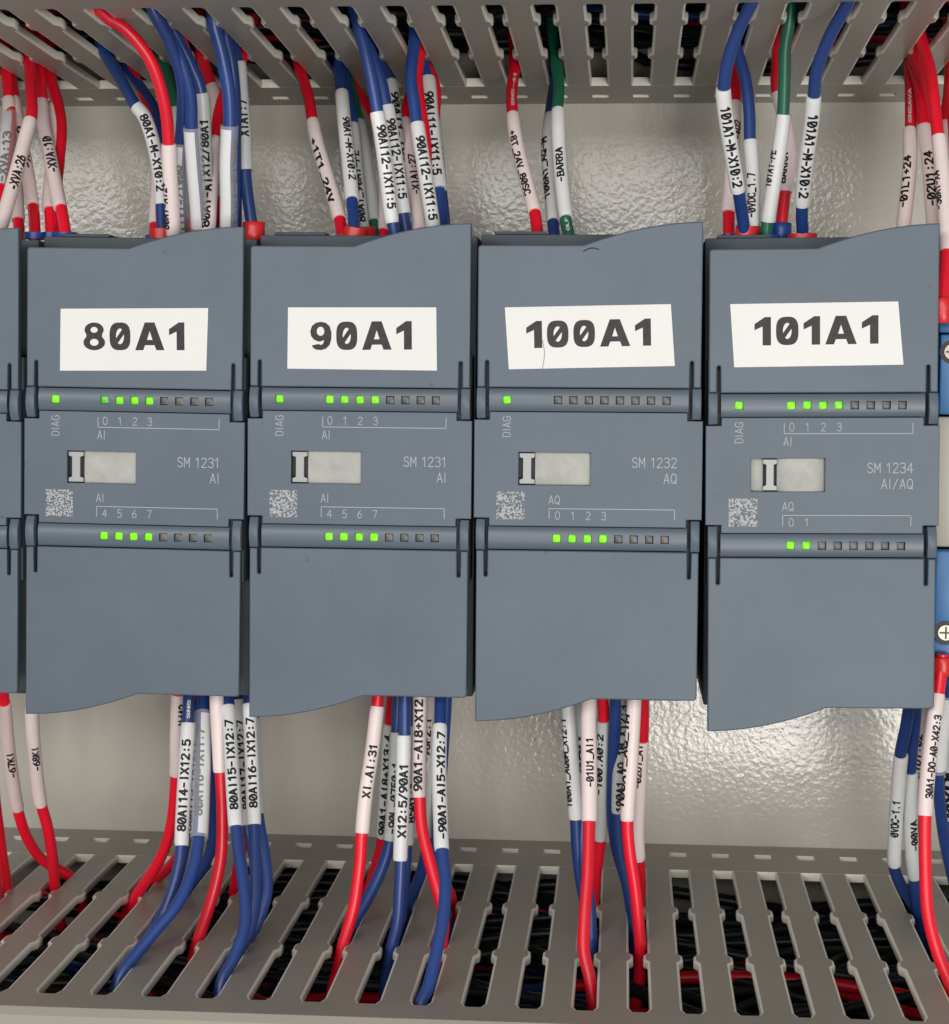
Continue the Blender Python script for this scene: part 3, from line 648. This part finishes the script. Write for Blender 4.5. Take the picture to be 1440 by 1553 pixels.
wire(T_, 'green', 30, [(284, 356), (276, 300), (270, 220), (266, 160), (262, 125), (257, 98)], 'green wire half hidden among the blue wires above 80A1', (335, 165, 'g'))
wire(T_, 'blue', 22, [(277, 362), (274, 310), (272, 260), (274, 215), (277, 170), (276, 120), (262, 62), (251, 28)], 'blue wire with clear sleeve ended at the bright red wire', (352, 213, 'c'), ('80AI2-IX11', 'down', 246, 345, 0.1, -1))
wire(T_, 'blue', 16, [(303, 360), (300, 310), (295, 250), (291, 195), (288, 140), (275, 80), (254, 32)], 'blue wire with clear sleeve showing blue all the way down', (350, 192, 'c'), None)
wire(T_, 'blue', 22, [(313, 360), (313, 300), (310, 220), (306, 145), (297, 100), (282, 55)], 'blue wire with grey-white sleeve lettered 2/80A1', (352, 141, 'g'), ('80A1-IX12/80A1', 'up', 330, 180, 0.0))
wire(T_, 'red', 30, [(331, 360), (330, 300), (327, 220), (329, 160), (332, 125), (336, 92)], 'red wire with short pale sleeve behind two others', (300, 129, 'p'), ('-2Q1', 'up', 178, 158, -0.6))
wire(T_, 'red', 12, [(316, 362), (318, 330), (322, 270), (327, 210), (334, 165), (341, 125), (350, 92)], 'red wire slanting in front of blue, pale sleeve lettered 80A1-AI3+', (360, 211, 'p'), ('80A1-AI3+', 'up', 350, 255, 0.5))
wire(T_, 'red', 28, [(292, 358), (298, 300), (303, 220), (302, 150), (298, 110), (287, 62)], 'thin strip of red wire showing beside the blue above 80A1')
wire(T_, 'blue', 16, [(347, 362), (348, 310), (347, 250), (349, 190), (347, 140), (340, 85), (332, 42)], 'thick blue wire with clear sleeve and white strip, above 80A1', (350, 190, 'c'), ('80AI3-IX11', 'down', 212, 340, 0.9, -1), r=1.4)
wire(T_, 'blue', 22, [(358, 360), (358, 300), (357, 220), (357, 160), (353, 100), (345, 60)], 'blue wire just right of the thick blue one above 80A1')
wire(T_, 'blue', 20, [(385, 356), (379, 320), (373, 270), (369, 200), (364, 130), (362, 98), (356, 72)], 'blue wire with grey-white sleeve lettered XIAI:7, red collar', (258, 95, 'g'), ('XIAI:7', 'up', 208, 154, 0.0, 0, 1.8), ('fred', 2.3, 364, 336))
# ---- above 90A1
wire(T_, 'red', 22, [(520, 358), (514, 328), (497, 270), (482, 220), (474, 184), (470, 150), (459, 110)], 'leftmost red wire above 90A1, pale sleeve', (332, 184, 'p'), ('+1T1_24V', 'down', 215, 310, -0.5, 0, 1.3), ('fblue', 1.8, 363, 357))
wire(T_, 'blue', 20, [(538, 356), (535, 315), (529, 250), (522, 185), (518, 140), (514, 104)], 'blue wire with white sleeve above the large red collar', (303, 140, 'w'), ('90A1-M-X10:2', 'down', 185, 278, 0.35, 0, 1.4), ('fred', (2.5, 3), 364, 345))
wire(T_, 'blue', 27, [(552, 356), (547, 310), (541, 250), (535, 185), (530, 145), (524, 108)], 'blue wire with grey sleeve lettered 90A1-PE, above 90A1', (350, 190, 'g'), ('80A1_90A1-PE', 'up', 342, 235, 0.0), ('fred', (2.6, -2), 364, 345))
wire(T_, 'green', 30, [(570, 358), (566, 330), (559, 270), (549, 210), (541, 170), (536, 140), (532, 118)], 'green wire with plain grey sleeve above 90A1', (337, 186, 'g'))
wire(T_, 'red', 30, [(581, 360), (584, 300), (580, 230), (570, 185), (555, 155), (537, 126)], 'red wire slanting behind the blue pair above 90A1', (352, 205, 'p'))
wire(T_, 'blue', 14, [(600, 358), (595, 330), (588, 270), (580, 210), (573, 170), (565, 125), (556, 85), (547, 52)], 'front blue wire above 90A1, white sleeve lettered 90AI12', (338, 170, 'w'), ('90AI12-IX11:5', 'down', 192, 316, 0.25, 0, 1.65))
wire(T_, 'blue', 19, [(618, 358), (611, 320), (602, 255), (592, 195), (586, 160), (576, 115), (556, 66)], 'second blue wire with white sleeve lettered 90AI12, above 90A1', (324, 160, 'w'), ('90AI12-IX11:5', 'down', 183, 302, 0.2, 0, 1.65))
wire(T_, 'blue', 27, [(604, 358), (607, 300), (604, 230), (597, 160), (591, 122), (576, 94)], 'short visible blue wire behind the front blue pair above 90A1', (345, 123, 'g'), ('90AI1-IX1', 'down', 145, 250, 0.4))
wire(T_, 'red', 17, [(639, 360), (634, 320), (626, 260), (618, 200), (615, 180), (618, 140), (628, 108)], 'red wire with pale sleeve lettered XIAI:27, above 90A1', (352, 184, 'p'), ('-XIAI:27', 'up', 302, 242, -0.1, 0, 1.3))
wire(T_, 'red', 24, [(652, 360), (650, 300), (646, 220), (636, 150), (637, 115), (646, 82)], 'red wire peeping between two blue wires above 90A1')
wire(T_, 'blue', 12, [(659, 362), (655, 330), (645, 265), (635, 205), (629, 160), (626, 115), (634, 66)], 'curved blue wire above 90A1, sleeve lettered 90AI12 up to the curved flap', (352, 187, 'w'), ('90AI12-IX11:5', 'down', 211, 336, 0.15, 0, 1.65))
wire(T_, 'blue', 21, [(674, 358), (669, 310), (661, 250), (653, 180), (649, 125), (643, 92)], 'blue wire with wide white sleeve lettered 90AI11', (287, 119, 'w'), ('90AI11-IX11:5', 'down', 146, 270, 0.0, 0, 1.7), rs=1.7)
wire(T_, 'blue', 27, [(676, 358), (673, 320), (667, 265), (660, 190), (656, 140), (650, 105)], 'rightmost blue wire of the bundle above 90A1', (281, 160, 'g'), ('90AI1', 'up', 270, 225, -0.4))
wire(T_, 'red', 30, [(640, 358), (648, 300), (655, 210), (661, 150), (660, 122), (652, 98)], 'red wire behind the wide 90AI11 sleeve')
# ---- above 100A1
wire(T_, 'red', 22, [(816, 360), (812, 325), (798, 270), (785, 220), (778, 174), (777, 140), (782, 106)], 'single red wire above 100A1, pale sleeve, blue collar', (322, 174, 'p'), ('+8T_24V_80SC', 'down', 204, 300, -0.35, 0, 1.35), ('fblue', 1.85, 363, 356), white=('SNS-41', 165, 115, -0.2))
wire(T_, 'blue', 24, [(841, 360), (839, 335), (834, 280), (830, 225), (833, 172), (838, 125)], 'blue wire behind the green one above 100A1', (337, 176, 'w'), ('100A1_AQ-M', 'up', 306, 216, 0.7, 0, 1.35), ('fblue', 1.85, 363, 356))
wire(T_, 'green', 18, [(864, 360), (858, 330), (851, 270), (847, 210), (846, 167), (848, 130), (844, 97)], 'green wire above 100A1 with white sleeve lettered BARRA', (331, 167, 'w'), ('-BARRA', 'up', 282, 231, 0.1, 0, 1.35), ('fblue', 1.85, 363, 356), white=('OLF', 354, 336))
# ---- above 101A1
wire(T_, 'red', 25, [(1106, 358), (1106, 325), (1110, 270), (1114, 200), (1116, 150), (1114, 96)], 'red wire behind the left blue wire above 101A1', (323, 156, 'p'), ('-4Q2', 'up', 215, 188, -0.6), ('fblue', 1.7, 363, 355))
wire(T_, 'blue', 16, [(1130, 358), (1127, 330), (1119, 280), (1108, 215), (1100, 160), (1099, 125), (1108, 80), (1124, 40), (1143, 4)], 'left blue wire above 101A1, sleeve lettered 101A1-M-X10:2', (290, 134, 'w'), ('101A1-M-X10:2', 'down', 158, 278, 0.1, 0, 1.75), ('fred', (2.15, 3), 364, 343))
wire(T_, 'blue', 21, [(1141, 358), (1142, 320), (1142, 270), (1138, 213), (1137, 170), (1131, 120), (1117, 72)], 'blue wire with white sleeve lettered 0VDC_1.7', (350, 213, 'w'), ('-0VDC_1.7', 'up', 332, 265, 0.25, 0, 1.5), ('fred', (2.0, -2), 364, 344))
wire(T_, 'red', 26, [(1184, 358), (1188, 320), (1192, 285), (1197, 230), (1188, 170), (1178, 130), (1180, 78)], 'red wire with taller blue collar above 101A1', (291, 140, 'p'), ('BARRA', 'up', 280, 235, 0.6, 0, 1.2), ('fblue', 2.3, 364, 338))
wire(T_, 'green', 19, [(1162, 360), (1164, 335), (1173, 275), (1182, 220), (1188, 173), (1190, 120), (1191, 75), (1196, 42)], 'green wire above 101A1 with white sleeve', (336, 173, 'w'), ('101A1-PE', 'up', 283, 228, 0.85, 0, 1.4), ('fblue', 2.2, 364, 356))
wire(T_, 'blue', 20, [(1218, 358), (1217, 315), (1222, 255), (1231, 190), (1235, 145), (1240, 105), (1256, 55), (1281, 3)], 'right blue wire above 101A1, sleeve lettered 101A1-M-X10:2', (311, 145, 'w'), ('101A1-M-X10:2', 'down', 169, 294, 0.15, 0, 1.75), ('fred', 2.9, 364, 354))
# ---- upper right
wire(T_, 'red', 22, [(1368, 372), (1376, 310), (1382, 250), (1382, 196), (1377, 140), (1370, 92)], 'leftmost red wire of the upper right corner, sleeve lettered 01L1', (362, 196, 'p'), ('-01L1+24', 'up', 320, 242, 0.45, 0, 1.5), white=('SNSAVA', 190, 140))
wire(T_, 'red', 22, [(1418, 372), (1414, 310), (1409, 245), (1401, 190), (1393, 135), (1378, 88)], 'red wire with sleeve lettered 02U1:24 in the upper right corner', (362, 191, 'p'), ('-02U1:24', 'up', 317, 235, 0.0, 0, 1.6))
wire(T_, 'red', 28, [(1425, 372), (1424, 300), (1420, 230), (1414, 180), (1400, 120), (1384, 84)], 'red wire between two pale sleeves in the upper right corner')
wire(T_, 'red', 2, [(1430, 475), (1433, 430), (1436, 381), (1433, 320), (1428, 255), (1423, 205), (1417, 150), (1407, 105), (1391, 66)], 'bright red wire running down to the blue terminal block', (381, 207, 'p'), ('-30A1-X4', 'up', 320, 262, 0.9, 0, 1.4), ('fred', 2.0, 490, 452), ext=1.0)
wire(T_, 'red', 16, [(1448, 372), (1445, 310), (1441, 240), (1435, 185), (1428, 140), (1416, 100)], 'red wire at the right edge beside the bright red one', (362, 188, 'p'))
wire(T_, 'red', 10, [(1452, 372), (1450, 250), (1446, 170), (1440, 125), (1452, 82)], 'red wire cut by the right edge of the frame, above')

# ---- lower row, far left
wire(B_, 'red', 16, [(4, 1046), (6, 1065), (12, 1130), (20, 1190), (27, 1228), (40, 1268), (68, 1303), (112, 1326)], 'red wire with pale sleeve lettered 67KI', (1226, 1066, 'p'), ('-67KI', 'up', 1172, 1135, -0.15, 0, 1.35))
wire(B_, 'red', 14, [(50, 1064), (50, 1090), (54, 1150), (62, 1215), (72, 1255), (86, 1298), (98, 1344)], 'red wire with pale sleeve lettered 68KI', (1220, 1075, 'p'), ('-68KI', 'up', 1162, 1127, -0.2, 0, 1.35), ext=1.5)
wire(B_, 'red', 10, [(-12, 1120), (-9, 1200), (-2, 1260), (8, 1305), (20, 1347)], 'bare red wire at the lower left edge')
wire(B_, 'red', 6, [(-22, 1180), (-14, 1250), (-4, 1310), (6, 1362)], 'red wire with white factory print at the lower left edge', None, None, white=('SNS-41', 1358, 1320, 0.2))
# ---- below 80A1
wire(B_, 'red', 22, [(270, 1046), (269, 1080), (268, 1130), (267, 1175), (261, 1245), (246, 1300), (212, 1358)], 'red wire curving left below 80A1, pale sleeve', (1175, 1052, 'p'), ('Nd42', 'up', 1095, 1065, -0.75))
wire(B_, 'blue', 28, [(296, 1046), (293, 1100), (287, 1200), (283, 1262), (272, 1320), (255, 1368), (240, 1392)], 'blue wire behind the one lettered 80AI14', (1262, 1095, 'w'), ('80AI15-IX12:7', 'up', 1258, 1125, -0.25, 0, 1.6))
wire(B_, 'blue', 15, [(287, 1046), (285, 1097), (280, 1180), (276, 1255), (274, 1300), (262, 1350), (243, 1402), (215, 1445)], 'blue wire with white sleeve lettered 80AI14-IX12:5, below 80A1', (1283, 1097, 'w'), ('80AI14-IX12:5', 'up', 1261, 1124, 0.1, 0, 1.6), white=('SNS', 1090, 1064))
wire(B_, 'blue', 20, [(308, 1046), (307, 1080), (305, 1180), (301, 1272), (292, 1320), (270, 1370), (240, 1415), (205, 1468)], 'blue wire with clear sleeve lettered 80AI16, below 80A1', (1272, 1080, 'c'), ('80AI16-IX11:7', 'up', 1240, 1110, 0.3, -1, 1.5))
wire(B_, 'blue', 28, [(322, 1046), (321, 1150), (323, 1260), (316, 1300), (303, 1332), (292, 1356)], 'blue wire bending away behind the red one below 80A1')
wire(B_, 'red', 27, [(298, 1046), (297, 1120), (296, 1210), (275, 1290), (245, 1330), (238, 1336)], 'red wire mostly hidden behind the 80AI sleeves')
wire(B_, 'red', 13, [(329, 1046), (330, 1080), (333, 1130), (335, 1175), (337, 1235), (335, 1300), (326, 1360), (311, 1420)], 'upright red wire below 80A1 with short pale sleeve', (1171, 1050, 'p'))
wire(B_, 'blue', 27, [(360, 1046), (364, 1100), (372, 1200), (377, 1260), (388, 1310), (390, 1370), (384, 1418)], 'blue wire behind, sleeve lettered 80AI17', (1252, 1062, 'w'), ('80AI17-IX12:7', 'up', 1228, 1095, -0.1, 0, 1.5))
wire(B_, 'blue', 15, [(344, 1046), (347, 1072), (352, 1150), (357, 1230), (361, 1280), (370, 1345), (372, 1400), (362, 1450), (354, 1478)], 'blue wire with white sleeve lettered 80AI15-IX12:7, right of upright red wire', (1254, 1071, 'w'), ('80AI15-IX12:7', 'up', 1230, 1096, 0.05, 0, 1.5))
wire(B_, 'blue', 18, [(377, 1046), (379, 1092), (382, 1160), (385, 1240), (387, 1300), (388, 1360), (381, 1412), (366, 1448)], 'blue wire with white sleeve lettered 80AI16, right of 80AI15', (1251, 1068, 'w'), ('80AI16-IX12:7', 'up', 1226, 1092, 0.0, 0, 1.5))
wire(B_, 'blue', 22, [(383, 1046), (386, 1120), (391, 1230), (401, 1295), (405, 1350), (398, 1400), (388, 1430)], 'blue wire bulging furthest right below 80A1', (1235, 1090, 'g'), ('80AI14-IX:5', 'up', 1222, 1105, 0.35, 0, 1.5))
wire(B_, 'red', 28, [(352, 1046), (362, 1150), (372, 1230), (376, 1290), (379, 1345)], 'thin strip of red wire between the blue ones below 80A1')
# ---- below 90A1
wire(B_, 'red', 28, [(596, 1046), (592, 1095), (587, 1180), (580, 1272), (576, 1310), (570, 1348)], 'red wire with grey sleeve lettered 90A1-AI8+X13:4', (1268, 1096, 'g'), ('90A1-AI8+X13:4', 'up', 1260, 1110, 0.1, 0, 1.5))
wire(B_, 'red', 14, [(574, 1046), (572, 1072), (564, 1140), (555, 1200), (549, 1262), (546, 1310), (539, 1375), (526, 1430)], 'red wire with pale sleeve lettered XI.AI:31', (1263, 1071, 'p'), ('XI.AI:31', 'up', 1208, 1128, -0.1, 0, 1.5))
wire(B_, 'blue', 20, [(604, 1046), (602, 1110), (598, 1200), (592, 1272), (580, 1315), (562, 1365), (545, 1405)], 'blue wire with grey sleeve lettered 90L-0750:1', (1274, 1110, 'g'), ('-90L-0750:1', 'up', 1262, 1155, -0.1, 0, 1.5))
wire(B_, 'blue', 25, [(625, 1046), (623, 1100), (620, 1200), (616, 1300), (612, 1350), (608, 1392)], 'blue wire behind the sleeve lettered X12:5/90A1', (1280, 1100, 'g'), ('8501:1', 'up', 1245, 1185, -0.5))
wire(B_, 'blue', 13, [(614, 1046), (614, 1115), (612, 1200), (609, 1290), (607, 1340), (606, 1395), (601, 1432)], 'blue wire with white sleeve lettered X12:5/90A1', (1305, 1115, 'w'), ('X12:5/90A1', 'up', 1268, 1158, -0.1, 0, 1.6))
wire(B_, 'blue', 26, [(658, 1046), (657, 1120), (653, 1230), (650, 1275), (640, 1325), (622, 1372)], 'blue wire with plain grey sleeve passing behind the crossing red one', (1267, 1100, 'g'))
wire(B_, 'red', 22, [(651, 1046), (650, 1090), (646, 1180), (644, 1240), (652, 1300), (668, 1360)], 'red wire with pale sleeve lettered 96F2:1', (1200, 1050, 'p'), ('-96F2:1', 'up', 1150, 1084, 0.0, 0, 1.3))
wire(B_, 'red', 16, [(638, 1046), (638, 1090), (637, 1160), (637, 1210), (641, 1260), (656, 1322), (676, 1385), (679, 1432)], 'red wire crossing behind a blue one below 90A1, sleeve lettered 90A1-AI8+', (1209, 1050, 'p'), ('90A1-AI8+X12', 'up', 1198, 1062, 0.2, 0, 1.6))
wire(B_, 'blue', 11, [(669, 1046), (668, 1100), (667, 1170), (669, 1240), (671, 1290), (676, 1340), (672, 1395), (663, 1440), (652, 1490), (643, 1512)], 'blue wire with white sleeve lettered 90A1-AI5-X12:7', (1289, 1100, 'w'), ('-90A1-AI5-X12:7', 'up', 1276, 1115, -0.25, 0, 1.5))
wire(B_, 'blue', 24, [(678, 1046), (675, 1100), (668, 1200), (663, 1270), (665, 1330), (668, 1385)], 'short piece of blue wire at the right end below 90A1')
# ---- below 100A1
wire(B_, 'blue', 20, [(861, 1046), (863, 1090), (868, 1160), (873, 1230), (876, 1290), (884, 1350), (898, 1410)], 'blue wire with white sleeve, leftmost below 100A1', (1242, 1060, 'w'), ('100A1_AQ0M_X12:1', 'up', 1222, 1088, 0.95, 0, 1.4))
wire(B_, 'red', 12, [(893, 1046), (893, 1090), (894, 1160), (894, 1240), (892, 1320), (887, 1390), (890, 1440), (903, 1478)], 'red wire with pale sleeve lettered 01U1_AI1', (1246, 1050, 'p'), ('-01U1_AI1', 'up', 1195, 1121, -0.1, 0, 1.3), rs=1.6)
wire(B_, 'red', 20, [(914, 1046), (916, 1092), (915, 1160), (911, 1268), (906, 1320), (902, 1372)], 'red wire in a cloudy clear sleeve below 100A1', (1272, 1092, 'g'), ('-100.A0:2', 'up', 1200, 1110, 0.5, 0, 1.3))
wire(B_, 'blue', 27, [(878, 1046), (880, 1100), (882, 1200), (886, 1300), (898, 1380), (903, 1420)], 'blue wire behind the sleeve lettered 01U1_AI1', (1238, 1066, 'g'), ('-02U', 'up', 1190, 1120, -0.4))
wire(B_, 'blue', 16, [(934, 1046), (933, 1100), (930, 1170), (929, 1230), (934, 1280), (944, 1325), (956, 1375)], 'blue wire with no sleeve in front, below 100A1')
wire(B_, 'blue', 22, [(944, 1046), (942, 1090), (939, 1160), (937, 1230), (941, 1290), (952, 1345), (962, 1400)], 'blue wire with grey-white sleeve lettered 100A1_AQ_1M_X12:3', (1232, 1052, 'g'), ('100A1_AQ_1M_X12:3', 'up', 1228, 1068, -0.2, 0, 1.4))
wire(B_, 'red', 13, [(963, 1046), (961, 1090), (957, 1160), (952, 1240), (955, 1290), (965, 1355), (973, 1430)], 'red wire with plain pale sleeve, front right below 100A1', (1244, 1050, 'p'), ('100A1_AQ_1M', 'up', 1225, 1085, 1.05, 0, 1.3))
wire(B_, 'red', 21, [(976, 1046), (976, 1100), (972, 1180), (968, 1260), (970, 1305), (974, 1340), (975, 1372)], 'rightmost red wire below 100A1, sleeve starting lower down', (1303, 1123, 'p'), ('-02U1_A1', 'up', 1190, 1125, 0.3, 0, 1.2))
# ---- lower right
wire(B_, 'blue', 20, [(1391, 1060), (1387, 1110), (1381, 1170), (1380, 1240), (1384, 1310), (1390, 1355), (1394, 1382)], 'blue wire with grey sleeve behind the one lettered 0VDC-1.1', (1331, 1170, 'g'), ('-00VA', 'up', 1285, 1240, -0.5, 0, 1.3))
wire(B_, 'blue', 14, [(1381, 1060), (1375, 1100), (1366, 1145), (1361, 1200), (1357, 1260), (1356, 1310), (1366, 1340), (1388, 1376)], 'blue wire with white sleeve lettered 0VDC-1.1', (1311, 1145, 'w'), ('0VDC-1.1', 'up', 1262, 1208, 0.1, 0, 1.45))
wire(B_, 'red', 6, [(1430, 1000), (1424, 1050), (1416, 1110), (1408, 1180), (1404, 1240), (1404, 1310), (1408, 1385), (1422, 1445), (1440, 1492)], 'red wire with pale sleeve dropping past the last module', (1237, 1052, 'p'), ('30A1-DO-A0-X42:3', 'up', 1210, 1085, -0.5, 0, 1.4), ('fred', 2.0, 1025, 996), ext=1.0)
wire(B_, 'blue', 12, [(1440, 1035), (1432, 1080), (1424, 1140), (1424, 1190), (1431, 1260), (1440, 1320), (1452, 1385)], 'blue wire with clear sleeve beside the lower right edge', (1168, 1050, 'c'), None)
wire(B_, 'red', 26, [(1412, 1040), (1405, 1090), (1400, 1150), (1402, 1240), (1408, 1330), (1416, 1372)], 'red wire hidden behind the long pale sleeve at lower right', (1200, 1050, 'p'), ('01U1:02', 'up', 1175, 1110, 0.7, 0, 1.4))
wire(B_, 'blue', 18, [(1450, 1035), (1444, 1110), (1440, 1190), (1446, 1290), (1458, 1370)], 'wire cut by the right edge of the frame, below', (1240, 1060, 'g'), ('0VDC_10', 'up', 1230, 1090, 0.1, 0, 1.4))
